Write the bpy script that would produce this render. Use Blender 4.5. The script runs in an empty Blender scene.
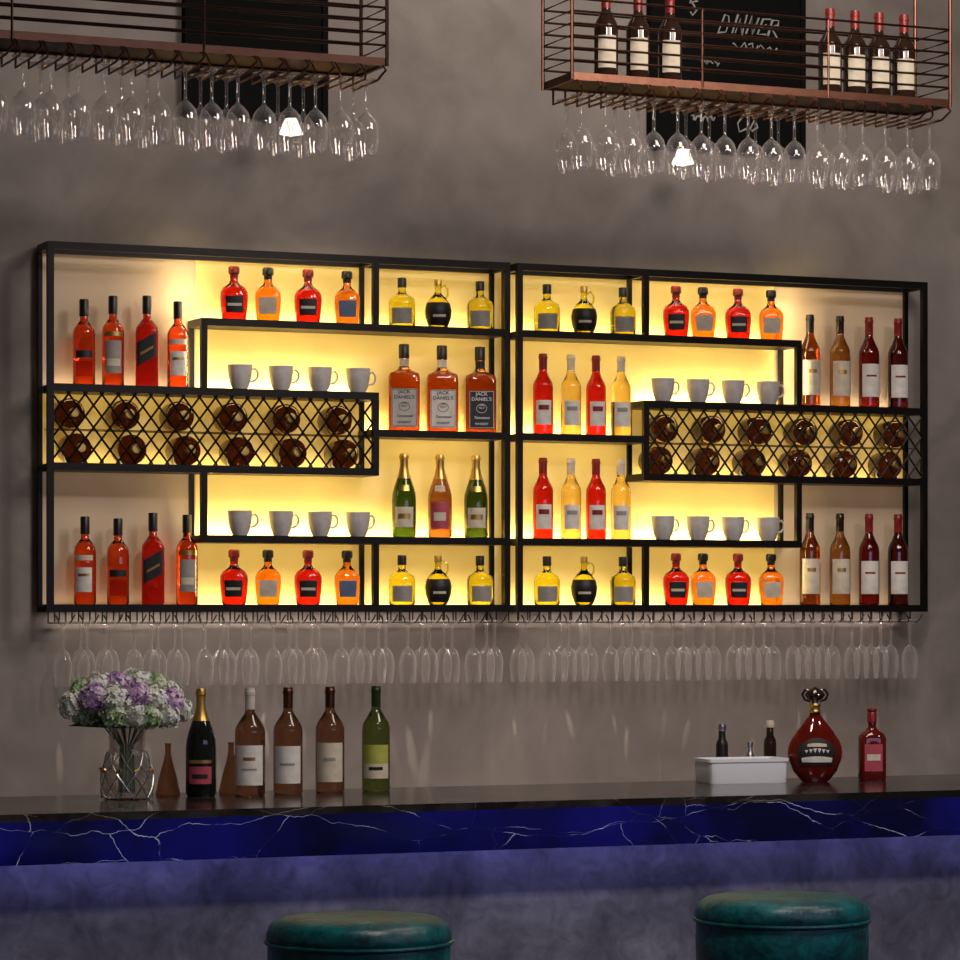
import bpy, math, random
from math import sin, cos, tan, atan, pi, radians, sqrt
from mathutils import Vector, Matrix
random.seed(7)
S = bpy.context.scene
COL = S.collection
TH = radians(23); T = tan(TH); F = 3140.0; CX = -4.36; DW = 10.13; EYE = 1.6
def X(px, D):
    u = (px-480)/F
    return CX + D*(u+T)/(1-u*T)
def dep(px, D): return (X(px, D)-CX)*sin(TH) + D*cos(TH)
def Z(px, y, D): return EYE + (610-y)*dep(px, D)/F
def YW(D): return D-DW

# ------------------------------------------------------------ materials
def newmat(name):
    m = bpy.data.materials.new(name); m.use_nodes = True
    nt = m.node_tree; b = nt.nodes['Principled BSDF']
    return m, nt, b
def c4(c): return (c[0], c[1], c[2], 1)
def plain(name, col, rough=.5, metal=0, emis=None, es=0, var=.12, scale=30, spec=.5):
    m, nt, b = newmat(name)
    n = nt.nodes.new('ShaderNodeTexNoise'); n.inputs['Scale'].default_value = scale
    tc = nt.nodes.new('ShaderNodeTexCoord'); nt.links.new(tc.outputs['Object'], n.inputs['Vector'])
    r = nt.nodes.new('ShaderNodeValToRGB')
    r.color_ramp.elements[0].position = .3; r.color_ramp.elements[1].position = .7
    r.color_ramp.elements[0].color = c4([x*(1-var) for x in col]); r.color_ramp.elements[1].color = c4([min(1, x*(1+var)) for x in col])
    nt.links.new(n.outputs['Fac'], r.inputs['Fac']); nt.links.new(r.outputs['Color'], b.inputs['Base Color'])
    b.inputs['Roughness'].default_value = rough; b.inputs['Metallic'].default_value = metal
    b.inputs['Specular IOR Level'].default_value = spec
    if emis:
        b.inputs['Emission Color'].default_value = c4(emis); b.inputs['Emission Strength'].default_value = es
    return m
def liquid(name, col, trans=1.0, rough=.03, ior=1.47):
    m, nt, b = newmat(name)
    b.inputs['Base Color'].default_value = c4(col)
    b.inputs['Transmission Weight'].default_value = trans
    b.inputs['Roughness'].default_value = rough
    b.inputs['IOR'].default_value = ior
    b.inputs['Coat Weight'].default_value = .4
    b.inputs['Coat Roughness'].default_value = .03
    # darker toward grazing edges: edge-on shading of tinted glass mixed into the colour
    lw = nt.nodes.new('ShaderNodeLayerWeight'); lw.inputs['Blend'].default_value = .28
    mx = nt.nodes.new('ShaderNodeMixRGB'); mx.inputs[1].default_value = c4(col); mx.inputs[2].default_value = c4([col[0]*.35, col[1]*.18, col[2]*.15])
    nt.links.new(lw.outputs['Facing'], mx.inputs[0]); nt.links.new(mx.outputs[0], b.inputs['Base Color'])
    return m
def thin_glass(name, tint=(.95, .95, .95), edge=(.9, .88, .85), lo=.06, hi=.75, rough=.12, blend=.35, white=.0):
    m = bpy.data.materials.new(name); m.use_nodes = True; nt = m.node_tree; nt.nodes.clear()
    o = nt.nodes.new('ShaderNodeOutputMaterial'); mx = nt.nodes.new('ShaderNodeMixShader')
    tr = nt.nodes.new('ShaderNodeBsdfTransparent'); tr.inputs[0].default_value = c4(tint)
    g = nt.nodes.new('ShaderNodeBsdfGlossy'); g.inputs['Color'].default_value = c4(edge); g.inputs['Roughness'].default_value = rough
    df = nt.nodes.new('ShaderNodeBsdfDiffuse'); df.inputs['Color'].default_value = (.9, .86, .83, 1)  # white diffuse mixed in so edges read as bright glass highlights
    m2 = nt.nodes.new('ShaderNodeMixShader'); m2.inputs[0].default_value = white
    nt.links.new(g.outputs[0], m2.inputs[1]); nt.links.new(df.outputs[0], m2.inputs[2])
    lw = nt.nodes.new('ShaderNodeLayerWeight'); lw.inputs['Blend'].default_value = blend
    mr = nt.nodes.new('ShaderNodeMapRange'); mr.inputs['To Min'].default_value = lo; mr.inputs['To Max'].default_value = hi
    nt.links.new(lw.outputs['Facing'], mr.inputs['Value']); nt.links.new(mr.outputs[0], mx.inputs[0])
    nt.links.new(tr.outputs[0], mx.inputs[1]); nt.links.new(m2.outputs[0], mx.inputs[2]); nt.links.new(mx.outputs[0], o.inputs[0])
    return m
def concrete(name, c1, c2, scale, bump=.15, rough=.85, p0=.32, p1=.68, fine=0):
    m, nt, b = newmat(name)
    tc = nt.nodes.new('ShaderNodeTexCoord')
    n = nt.nodes.new('ShaderNodeTexNoise'); n.inputs['Scale'].default_value = scale; n.inputs['Detail'].default_value = 8; n.inputs['Distortion'].default_value = .8
    n.inputs['Roughness'].default_value = .6
    nt.links.new(tc.outputs['Object'], n.inputs['Vector'])
    r = nt.nodes.new('ShaderNodeValToRGB'); r.color_ramp.elements[0].position = p0; r.color_ramp.elements[1].position = p1
    r.color_ramp.elements[0].color = c4(c1); r.color_ramp.elements[1].color = c4(c2)
    nt.links.new(n.outputs['Fac'], r.inputs['Fac'])
    out = r.outputs['Color']
    if fine:
        n2 = nt.nodes.new('ShaderNodeTexNoise'); n2.inputs['Scale'].default_value = scale*3.7; n2.inputs['Detail'].default_value = 6; n2.inputs['Distortion'].default_value = 1.5
        nt.links.new(tc.outputs['Object'], n2.inputs['Vector'])
        mr = nt.nodes.new('ShaderNodeMapRange'); mr.inputs['From Min'].default_value = .3; mr.inputs['From Max'].default_value = .7
        mr.inputs['To Min'].default_value = 1-fine; mr.inputs['To Max'].default_value = 1+fine
        nt.links.new(n2.outputs['Fac'], mr.inputs['Value'])
        vm = nt.nodes.new('ShaderNodeVectorMath'); vm.operation = 'SCALE'
        nt.links.new(out, vm.inputs[0]); nt.links.new(mr.outputs[0], vm.inputs['Scale']); out = vm.outputs[0]
    nt.links.new(out, b.inputs['Base Color'])
    bp = nt.nodes.new('ShaderNodeBump'); bp.inputs['Strength'].default_value = bump; bp.inputs['Distance'].default_value = .02
    nt.links.new(n.outputs['Fac'], bp.inputs['Height']); nt.links.new(bp.outputs[0], b.inputs['Normal'])
    b.inputs['Roughness'].default_value = rough
    return m
def marble(name, base, vein, emis=None, es=0, rough=.12, veinem=(.42, .44, .62), vmul=1.0, mott=0):
    m, nt, b = newmat(name)
    tc = nt.nodes.new('ShaderNodeTexCoord')
    facs = []
    for sc, w, off, rot in ((1.7, .0036, 3.1, .6), (3.2, .0034, 7.3, -.9)):
        wn = nt.nodes.new('ShaderNodeTexNoise'); wn.inputs['Scale'].default_value = 3.6; wn.inputs['Detail'].default_value = 6
        nt.links.new(tc.outputs['Object'], wn.inputs['Vector'])
        sc_ = nt.nodes.new('ShaderNodeVectorMath'); sc_.operation = 'SCALE'; sc_.inputs['Scale'].default_value = .15
        nt.links.new(wn.outputs['Color'], sc_.inputs[0])
        ad = nt.nodes.new('ShaderNodeVectorMath'); ad.operation = 'ADD'; nt.links.new(tc.outputs['Object'], ad.inputs[0]); nt.links.new(sc_.outputs[0], ad.inputs[1])
        mp = nt.nodes.new('ShaderNodeMapping'); mp.inputs['Location'].default_value = (off, off, 0); mp.inputs['Rotation'].default_value = (.2, rot, .3)
        mp.inputs['Scale'].default_value = (.8, 1.3, 2.2)
        vo = nt.nodes.new('ShaderNodeTexVoronoi'); vo.feature = 'DISTANCE_TO_EDGE'; vo.inputs['Scale'].default_value = sc
        nt.links.new(ad.outputs[0], mp.inputs[0]); nt.links.new(mp.outputs[0], vo.inputs['Vector'])
        mr = nt.nodes.new('ShaderNodeMapRange'); mr.inputs['From Min'].default_value = 0; mr.inputs['From Max'].default_value = w
        mr.inputs['To Min'].default_value = 1; mr.inputs['To Max'].default_value = 0
        nt.links.new(vo.outputs['Distance'], mr.inputs['Value'])
        facs.append(mr.outputs[0])
    mxm = nt.nodes.new('ShaderNodeMath'); mxm.operation = 'MAXIMUM'; nt.links.new(facs[0], mxm.inputs[0]); nt.links.new(facs[1], mxm.inputs[1])
    big = nt.nodes.new('ShaderNodeTexNoise'); big.inputs['Scale'].default_value = 6.5; big.inputs['Detail'].default_value = 4
    nt.links.new(tc.outputs['Object'], big.inputs['Vector'])
    br = nt.nodes.new('ShaderNodeMapRange'); br.inputs['From Min'].default_value = .46; br.inputs['From Max'].default_value = .60; br.inputs['To Min'].default_value = .02
    nt.links.new(big.outputs['Fac'], br.inputs['Value'])
    ml = nt.nodes.new('ShaderNodeMath'); ml.operation = 'MULTIPLY'; nt.links.new(mxm.outputs[0], ml.inputs[0]); nt.links.new(br.outputs[0], ml.inputs[1])
    m3 = nt.nodes.new('ShaderNodeMath'); m3.operation = 'MULTIPLY'; m3.inputs[1].default_value = vmul; nt.links.new(ml.outputs[0], m3.inputs[0]); ml = m3
    mc = nt.nodes.new('ShaderNodeMixRGB'); mc.inputs[1].default_value = c4(base); mc.inputs[2].default_value = c4(vein)
    if mott:
        mb_ = nt.nodes.new('ShaderNodeMixRGB'); mb_.inputs[1].default_value = c4(base); mb_.inputs[2].default_value = c4([q*mott for q in base])
        nt.links.new(br.outputs[0], mb_.inputs[0]); nt.links.new(mb_.outputs[0], mc.inputs[1])
    nt.links.new(ml.outputs[0], mc.inputs[0]); nt.links.new(mc.outputs[0], b.inputs['Base Color'])
    b.inputs['Roughness'].default_value = rough
    if emis:
        glow = nt.nodes.new('ShaderNodeTexNoise'); glow.inputs['Scale'].default_value = 1.9; glow.inputs['Detail'].default_value = 5
        nt.links.new(tc.outputs['Object'], glow.inputs['Vector'])
        gr = nt.nodes.new('ShaderNodeMapRange'); gr.inputs['From Min'].default_value = .42; gr.inputs['From Max'].default_value = .68; nt.links.new(glow.outputs['Fac'], gr.inputs['Value'])
        me = nt.nodes.new('ShaderNodeMixRGB'); me.inputs[1].default_value = c4([e*.13 for e in emis]); me.inputs[2].default_value = c4(emis)
        nt.links.new(gr.outputs[0], me.inputs[0])
        m2 = nt.nodes.new('ShaderNodeMixRGB'); m2.inputs[2].default_value = c4(veinem)
        nt.links.new(ml.outputs[0], m2.inputs[0]); nt.links.new(me.outputs[0], m2.inputs[1])
        nt.links.new(m2.outputs[0], b.inputs['Emission Color']); b.inputs['Emission Strength'].default_value = es
    return m

M = {}
M['wall'] = concrete('plaster_wall', (.19, .160, .140), (.33, .29, .26), .9, .2, p0=.32, p1=.68, fine=.13)
M['floor'] = concrete('floor_concrete', (.05, .045, .04), (.08, .07, .065), 2)
M['ceil'] = concrete('ceiling_paint', (.03, .028, .026), (.05, .045, .04), 2)
M['panel'] = concrete('bar_panel_plaster', (.11, .11, .14), (.28, .28, .34), 3.4, .2, p0=.34, p1=.68, fine=.25)
M['steel'] = plain('black_steel', (.010, .008, .007), .42, .6)
M['copper'] = plain('copper_metal', (.17, .075, .048), .36, 1)
M['bronze'] = plain('dark_bronze_metal', (.055, .028, .022), .45, 1)
M['top'] = marble('dark_marble_top', (.012, .010, .010), (.5, .47, .44), rough=.16, vmul=1, mott=3.5)
M['edge'] = marble('painted_blue_glow_marble', (.004, .004, .008), (.4, .4, .5), (.005, .005, .15), .62)  # blue light on the slab front is put in as emission
M['led'] = plain('warm_led', (.8, .7, .45), .5, 0, (1, .80, .40), 2.0)
M['led_b'] = plain('violet_led', (.5, .5, 1), .5, 0, (.36, .34, 1), 7)
M['acryl'] = plain('backlit_acrylic', (.88, .70, .30), .6, 0, (1, .55, .08), .22, scale=4)
M['bay_glow'] = plain('peach_bay_glow', (.58, .46, .33), .6, 0, (1, .60, .30), .07, scale=4)  # peach emission stands in for light on the outer-bay wall
M['wglass'] = thin_glass('clear_wine_glass', (.96, .95, .94), (1, .95, .92), .05, .85, .06, .38, .28)
M['wglass2'] = thin_glass('thin_clear_wine_glass', (.985, .98, .975), (1, .93, .90), .03, .85, .05, .30, .65)
M['vglass'] = thin_glass('vase_glass', (.97, .95, .92), (.95, .90, .84), .12, .8, .03, .38, .15)
M['ceramic'] = plain('white_ceramic', (.66, .61, .57), .3)
M['white'] = plain('white_enamel', (.92, .92, .93), .25, var=0)
M['black'] = plain('black_cap', (.012, .01, .01), .35)
M['gold'] = plain('gold_foil', (.65, .42, .12), .35, .9)
M['silver'] = plain('brushed_silver', (.6, .6, .6), .3, 1)
M['redcap'] = plain('red_wax', (.26, .015, .012), .35)
M['cream'] = plain('cream_paper', (.74, .64, .48), .7)
M['wpaper'] = plain('white_paper', (.84, .79, .70), .7)
M['grey'] = plain('grey_paper', (.36, .33, .29), .6)
M['lgrey'] = plain('pale_grey_paper', (.62, .57, .50), .6)
M['blackp'] = plain('black_paper', (.015, .013, .012), .5)
M['pink'] = plain('pink_paper', (.50, .07, .10), .6)
M['bluep'] = plain('blue_paper', (.12, .17, .28), .6)
M['yellowp'] = plain('yellow_green_paper', (.50, .50, .08), .6)
M['ink'] = plain('white_ink', (.85, .85, .82), .6)
M['inkd'] = plain('dark_ink', (.03, .03, .03), .6)
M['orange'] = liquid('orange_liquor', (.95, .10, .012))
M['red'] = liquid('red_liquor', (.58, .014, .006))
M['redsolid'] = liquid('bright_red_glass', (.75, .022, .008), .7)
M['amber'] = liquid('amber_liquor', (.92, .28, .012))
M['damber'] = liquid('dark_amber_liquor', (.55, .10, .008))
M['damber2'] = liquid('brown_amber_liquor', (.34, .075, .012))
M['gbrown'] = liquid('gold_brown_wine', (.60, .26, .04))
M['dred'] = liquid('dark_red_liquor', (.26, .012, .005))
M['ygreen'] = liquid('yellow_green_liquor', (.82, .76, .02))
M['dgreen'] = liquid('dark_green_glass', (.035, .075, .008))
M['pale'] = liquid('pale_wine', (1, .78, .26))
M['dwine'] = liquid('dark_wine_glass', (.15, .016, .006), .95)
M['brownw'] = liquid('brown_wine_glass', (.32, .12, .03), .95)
M['blackg'] = plain('opaque_black_glass', (.01, .012, .01), .06)
M['brownb'] = plain('opaque_brown_glass', (.030, .014, .009), .06)
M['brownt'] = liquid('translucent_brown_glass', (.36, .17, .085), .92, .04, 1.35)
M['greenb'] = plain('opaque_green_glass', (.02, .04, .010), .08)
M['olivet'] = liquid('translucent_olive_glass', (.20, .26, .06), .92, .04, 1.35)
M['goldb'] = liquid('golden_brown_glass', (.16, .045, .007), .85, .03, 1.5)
M['xored'] = plain('deep_red_liquor_glass', (.13, .010, .006), .05)
M['teal'] = concrete('teal_leather', (.003, .045, .050), (.009, .165, .165), 8, .3, .34, .36, .64, .4)
M['chalk'] = plain('chalkboard_slate', (.005, .005, .005), .9, spec=.1)
M['chalkink'] = plain('chalk_white', (.36, .35, .33), .9)
M['lampw'] = plain('lamp_glow', (1, 1, 1), .4, 0, (1, .95, .88), 3.5)
M['leaf'] = plain('leaf_green', (.04, .13, .03), .5)
def petal(name, a, b):
    m, nt, p = newmat(name)
    tc = nt.nodes.new('ShaderNodeTexCoord'); n = nt.nodes.new('ShaderNodeTexNoise'); n.inputs['Scale'].default_value = 34
    nt.links.new(tc.outputs['Object'], n.inputs['Vector'])
    r = nt.nodes.new('ShaderNodeValToRGB'); r.color_ramp.elements[0].position = .4; r.color_ramp.elements[1].position = .58
    r.color_ramp.elements[0].color = c4(a); r.color_ramp.elements[1].color = c4(b)
    nt.links.new(n.outputs['Fac'], r.inputs['Fac']); nt.links.new(r.outputs['Color'], p.inputs['Base Color'])
    p.inputs['Roughness'].default_value = .7
    return m
M['pet_l'] = petal('lilac_petal', (.45, .24, .52), (.85, .66, .80))
M['pet_w'] = petal('white_petal', (.75, .76, .62), (.95, .95, .90))
M['pet_g'] = petal('green_white_petal', (.22, .38, .12), (.78, .85, .62))

# ------------------------------------------------------------ mesh building
class MB:
    def __init__(s): s.v = []; s.f = []
    def box(s, x0, x1, y0, y1, z0, z1):
        if x0 > x1: x0, x1 = x1, x0
        if y0 > y1: y0, y1 = y1, y0
        b = len(s.v)
        s.v += [(x0, y0, z0), (x1, y0, z0), (x1, y1, z0), (x0, y1, z0), (x0, y0, z1), (x1, y0, z1), (x1, y1, z1), (x0, y1, z1)]
        s.f += [tuple(b+i for i in q) for q in ((0, 3, 2, 1), (4, 5, 6, 7), (0, 1, 5, 4), (1, 2, 6, 5), (2, 3, 7, 6), (3, 0, 4, 7))]
        return s
    def tube(s, pts, r, seg=6, closed=False):
        pts = [Vector(p) for p in pts]; n = len(pts); b = len(s.v)
        rs = r if isinstance(r, (list, tuple)) else [r]*n
        prev = None
        for i, p in enumerate(pts):
            a = pts[i-1] if (i > 0 or closed) else p; c = pts[(i+1) % n] if (i < n-1 or closed) else p
            t = (c-a).normalized()
            if prev is None:
                ref = Vector((0, 0, 1)) if abs(t.z) < .9 else Vector((1, 0, 0))
                u = t.cross(ref).normalized()
            else:
                u = (prev - t*prev.dot(t))
                u = u.normalized() if u.length > 1e-6 else t.orthogonal().normalized()
            prev = u; w = t.cross(u)
            for k in range(seg):
                an = 2*pi*k/seg
                s.v.append(tuple(p+(u*cos(an)+w*sin(an))*rs[i]))
        rng = n if closed else n-1
        for i in range(rng):
            j = (i+1) % n
            for k in range(seg):
                k2 = (k+1) % seg
                s.f.append((b+i*seg+k, b+i*seg+k2, b+j*seg+k2, b+j*seg+k))
        if not closed:
            s.f.append(tuple(b+k for k in range(seg))[::-1]); s.f.append(tuple(b+(n-1)*seg+k for k in range(seg)))
        return s
    def lathe(s, prof, seg=28, fy=1.0):
        rings = []
        for p in prof:
            r, z = p[0], p[1]; n = p[2] if len(p) > 2 else 2
            if r < 1e-6:
                rings.append([len(s.v)]); s.v.append((0, 0, z)); continue
            ids = []
            for k in range(seg):
                a = 2*pi*k/seg; kk = (abs(cos(a))**n+abs(sin(a))**n)**(-1.0/n)
                ids.append(len(s.v)); s.v.append((r*kk*sin(a), -r*kk*cos(a)*fy, z))
            rings.append(ids)
        for A, B in zip(rings, rings[1:]):
            if len(A) == 1 and len(B) == 1: continue
            for k in range(seg):
                k2 = (k+1) % seg
                if len(A) == 1: s.f.append((A[0], B[k2], B[k]))
                elif len(B) == 1: s.f.append((A[k], A[k2], B[0]))
                else: s.f.append((A[k], A[k2], B[k2], B[k]))
        return s
    def mesh(s, name, mat, smooth=True, ang=40):
        me = bpy.data.meshes.new(name); me.from_pydata([tuple(v) for v in s.v], [], s.f); me.materials.append(mat)
        me.validate(); me.update()
        if smooth:
            me.polygons.foreach_set('use_smooth', [True]*len(me.polygons)); me.set_sharp_from_angle(angle=radians(ang))
        return me
def rad_at(prof, z):
    for a, b in zip(prof, prof[1:]):
        if a[1] <= z <= b[1] and b[1] > a[1]:
            t = (z-a[1])/(b[1]-a[1]); na = a[2] if len(a) > 2 else 2; nb = b[2] if len(b) > 2 else 2
            return a[0]+(b[0]-a[0])*t, na+(nb-na)*t
    return prof[-1][0], 2
def patch(prof, z0, z1, ha, mat, slant=0, off=.0012, a0=0, fy=1.0, nz=5, na=14, shape=None):
    mb = MB()
    for i in range(nz+1):
        for j in range(na+1):
            a = a0-ha+2*ha*j/na; tz = i/nz
            z = z0+(z1-z0)*tz
            if shape == 'arch':
                z = z0+(z1-z0)*tz*(0.72+.28*cos((a-a0)/ha*pi/2))
            z += slant*(a-a0)
            r, n = rad_at(prof, z); kk = (abs(cos(a))**n+abs(sin(a))**n)**(-1.0/n); r = r*kk+off
            mb.v.append((r*sin(a), -r*cos(a)*fy-(off if fy < 1 else 0), z))
    for i in range(nz):
        for j in range(na):
            b = i*(na+1)+j; mb.f.append((b, b+1, b+na+2, b+na+1))
    return mb.mesh('label', mat)
def text_mesh(txt, size, mat, loc, align='CENTER', shear=0, sx=1):
    cu = bpy.data.curves.new('t', 'FONT'); cu.body = txt; cu.size = size; cu.align_x = align; cu.extrude = .0003; cu.shear = shear; cu.offset = size*.012
    ob = bpy.data.objects.new('t', cu); COL.objects.link(ob)
    bpy.context.view_layer.update()
    dg = bpy.context.evaluated_depsgraph_get()
    me = bpy.data.meshes.new_from_object(ob.evaluated_get(dg)); bpy.data.objects.remove(ob)
    me.transform(Matrix.Translation(Vector(loc)) @ Matrix.Rotation(pi/2, 4, 'X') @ Matrix.Diagonal((sx, 1, 1, 1)))
    me.materials.clear(); me.materials.append(mat)
    return me
def obj(name, data, parent=None, loc=(0, 0, 0), rot=(0, 0, 0), scale=(1, 1, 1), **props):
    o = bpy.data.objects.new(name, data); COL.objects.link(o)
    o.location = loc; o.rotation_euler = rot; o.scale = scale
    if parent: o.parent = parent
    for k, v in props.items(): o[k] = v
    return o
def thing(name, label, category, loc, rot=0, group=None, rotx=0):
    e = obj(name, None, None, loc, (rotx, 0, rot)); e.empty_display_size = .05
    e['label'] = label; e['category'] = category
    if group: e['group'] = group
    return e
def area(name, loc, target, size, power, col, sy=None):
    l = bpy.data.lights.new(name, 'AREA'); l.energy = power; l.color = col; l.size = size
    if sy: l.shape = 'RECTANGLE'; l.size_y = sy
    o = bpy.data.objects.new(name, l); COL.objects.link(o); o.location = loc
    o.rotation_euler = (Vector(target)-Vector(loc)).to_track_quat('-Z', 'Y').to_euler()
    return o

# ------------------------------------------------------------ room
def quadbox(name, *a, mat, **k):
    return obj(name, MB().box(*a).mesh(name, mat, False), kind='structure')
quadbox('wall_back', -7, 8, 0, .2, 0, 4.6, mat=M['wall'])
quadbox('floor', -7, 8, -12.5, 0, -.1, 0, mat=M['floor'])
quadbox('ceiling', -7, 8, -12.5, 0, 4.6, 4.7, mat=M['ceil'])
CEIL = 4.6

# ------------------------------------------------------------ shelf units
YB = -.16
def zl(l): return 1.606+1.185*l
BT = .0125
GOLD = (1, .77, .34)
def strip_lamp(xa, xb, y, z, up, power_m, col, tilt=38):
    lo, hi = sorted((xa, xb)); ln = hi-lo; cxm = (lo+hi)/2
    l = bpy.data.lights.new('led_and_fill_lamp', 'AREA'); l.shape = 'RECTANGLE'; l.size = ln; l.size_y = .006; l.energy = power_m*ln; l.color = col
    o = bpy.data.objects.new('led_and_fill_lamp', l); COL.objects.link(o); o.location = (cxm, y, z)
    t = radians(tilt)
    if up: o.rotation_euler = (pi-t, 0, 0)
    else: o.rotation_euler = (t, 0, 0)
    return o
def unit(sg):
    xs = lambda s: sg*(1.6475-1.6235*s)
    e = thing('wall_shelf', 'black steel wall-mounted backlit bar shelf with wine lattice and stemware rails', 'shelf', (xs(.5), 0, zl(0)-BT))
    o0 = Vector(e.location)
    def part(name, mb, mat, smooth=False, **k):
        me = mb.mesh(name, mat, smooth); me.transform(Matrix.Translation(-o0)); return obj(name, me, e, **k)
    posts = [(0, 0, 1), (1, 0, 1), (.323, .195, .391), (.323, .609, .805), (.70, .805, 1), (.70, 0, .195), (.70, .391, .609)]
    for s, a, b in posts:
        for y in (YB, -.026):
            x = xs(s); th = .0105 if y == YB else .008
            full = (s in (0, 1))
            z0 = zl(a)+(BT if not full else -BT); z1 = zl(b)-(BT if not full else -BT)
            part('post', MB().box(x-th, x+th, y, y+(.02 if y == YB else .014), z0, z1), M['steel'])
    boards = [(0, 1, 0), (.323, 1, .805), (0, .70, .609), (.70, 1, .503), (0, .70, .391), (.323, 1, .195)]
    for a, b, l in boards:
        xa, xb = xs(a), xs(b)
        d = .0105
        lo, hi = min(xa, xb), max(xa, xb)
        lo += d if (a in (0,) and sg < 0 or b == 1 and sg > 0) else -d
        hi += -d if (a in (0,) and sg > 0 or b == 1 and sg < 0) else d
        part('shelf_board', MB().box(lo, hi, YB+.001, -.012, zl(l)-BT, zl(l)+BT), M['steel'])
    lo, hi = sorted((xs(0), xs(1)))
    for y in (YB, -.026):
        part('rail', MB().box(lo+.0105, hi-.0105, y, y+.014, zl(1)-BT, zl(1)+BT), M['steel'])
    for s in (0, .70, 1):
        x = xs(s)
        part('crossbar', MB().box(x-.0105, x+.0105, YB+.02, -.026, zl(1)-BT, zl(1)+BT), M['steel'])
    def pan(xa, xb, l0, l1, m='acryl'):
        lo, hi = sorted((xa, xb))
        part('backlight_and_glow_panel', MB().box(lo, hi, -.0035, -.0005, zl(l0), zl(l1)), M[m])
    pan(xs(.335), 0, 0, .391); pan(xs(.335), 0, .609, 1); pan(xs(0), 0, .391, .609)
    pan(xs(0), xs(.335), .609, 1, 'bay_glow'); pan(xs(0), xs(.335), 0, .391, 'bay_glow')  # added panels over plain wall carry the outer-bay glow
    WARM = (1, .74, .44)
    for a, b, l, pw, col in [(.34, .69, 0, .95, GOLD), (.71, .99, 0, .85, GOLD), (.34, .69, .195, 2.5, GOLD), (.71, .99, .195, 1.9, GOLD), (.71, .99, .503, 1.8, GOLD),
                        (.34, .69, .609, 2.5, GOLD), (.34, .69, .805, 1.2, GOLD), (.71, .99, .805, .9, GOLD), (.02, .31, .609, .36, WARM), (.02, .31, 0, .10, WARM), (.02, .69, .391, .25, GOLD)]:
        part('led_strip', MB().box(xs(a), xs(b), -.030, -.022, zl(l)+BT, zl(l)+BT+.003), M['led'] if col == GOLD else M['bay_glow'])
        strip_lamp(xs(a), xs(b), -.034, zl(l)+BT+.006, True, pw, col)
    for a, b, l, pw, col in [(.34, .69, 1, .45, GOLD), (.71, .99, 1, .25, GOLD), (.34, .69, .805, .45, GOLD), (.71, .99, .805, .45, GOLD), (.71, .99, .503, .45, GOLD), (.34, .69, .391, .45, GOLD),
                        (.34, .69, .195, .30, GOLD), (.71, .99, .195, .25, GOLD), (.02, .69, .609, .25, GOLD), (.02, .31, 1, .08, WARM), (.02, .31, .391, .06, WARM)]:
        strip_lamp(xs(a), xs(b), -.10, zl(l)-BT-.004, False, pw, col)  # added lamps without strips, for softer glow and lit bottle fronts
    strip_lamp(xs(.02), xs(.98), -.045, zl(0)-BT-.003, False, .75, (1, .84, .72), 6)  # added unseen lamp lifts the shelf's shadow on the wall below
    for a, b, pw in ((.62, .98, .85), (.03, .37, .16)):  # added hidden side lamps make the outer-bay gradient
        zc = (zl(a)+zl(b))/2
        l = bpy.data.lights.new('led_and_fill_lamp', 'AREA'); l.shape = 'RECTANGLE'; l.size = .006; l.size_y = zl(b)-zl(a); l.energy = pw; l.color = (1, .74, .34)
        o = bpy.data.objects.new('led_and_fill_lamp', l); COL.objects.link(o); o.location = (xs(.32), -.11, zc)
        o.rotation_euler = Vector((sg*.55, .80, 0)).to_track_quat('-Z', 'Y').to_euler()
    lo, hi = sorted((xs(0), xs(.70))); lo += .0105; hi -= .0105
    z0, z1 = zl(.391)+BT, zl(.609)-BT; hgt = z1-z0; dx = hgt/1.3; sp = .056
    mb = MB()
    k = lo-dx
    while k < hi:
        for d in (1, -1):
            if d == 1: p0, p1 = (k, z0), (k+dx, z1)
            else: p0, p1 = (k, z1), (k+dx, z0)
            (xa, za), (xb, zb) = p0, p1
            m = (zb-za)/(xb-xa)
            if xa < lo: za += m*(lo-xa); xa = lo
            if xb > hi: zb -= m*(xb-hi); xb = hi
            if xb-xa > .004: mb.tube([(xa, YB+.006, za), (xb, YB+.006, zb)], .0038, 5)
        k += sp
    part('lattice', mb, M['steel'])
    for y in (-.045, -.11):
        part('cradle_rod', MB().tube([(lo, y, z0+.112), (hi, y, z0+.112)], .0018, 6), M['steel'])
    return e, xs, part
units = {}
for sg in (-1, 1): units[sg] = unit(sg)

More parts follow.
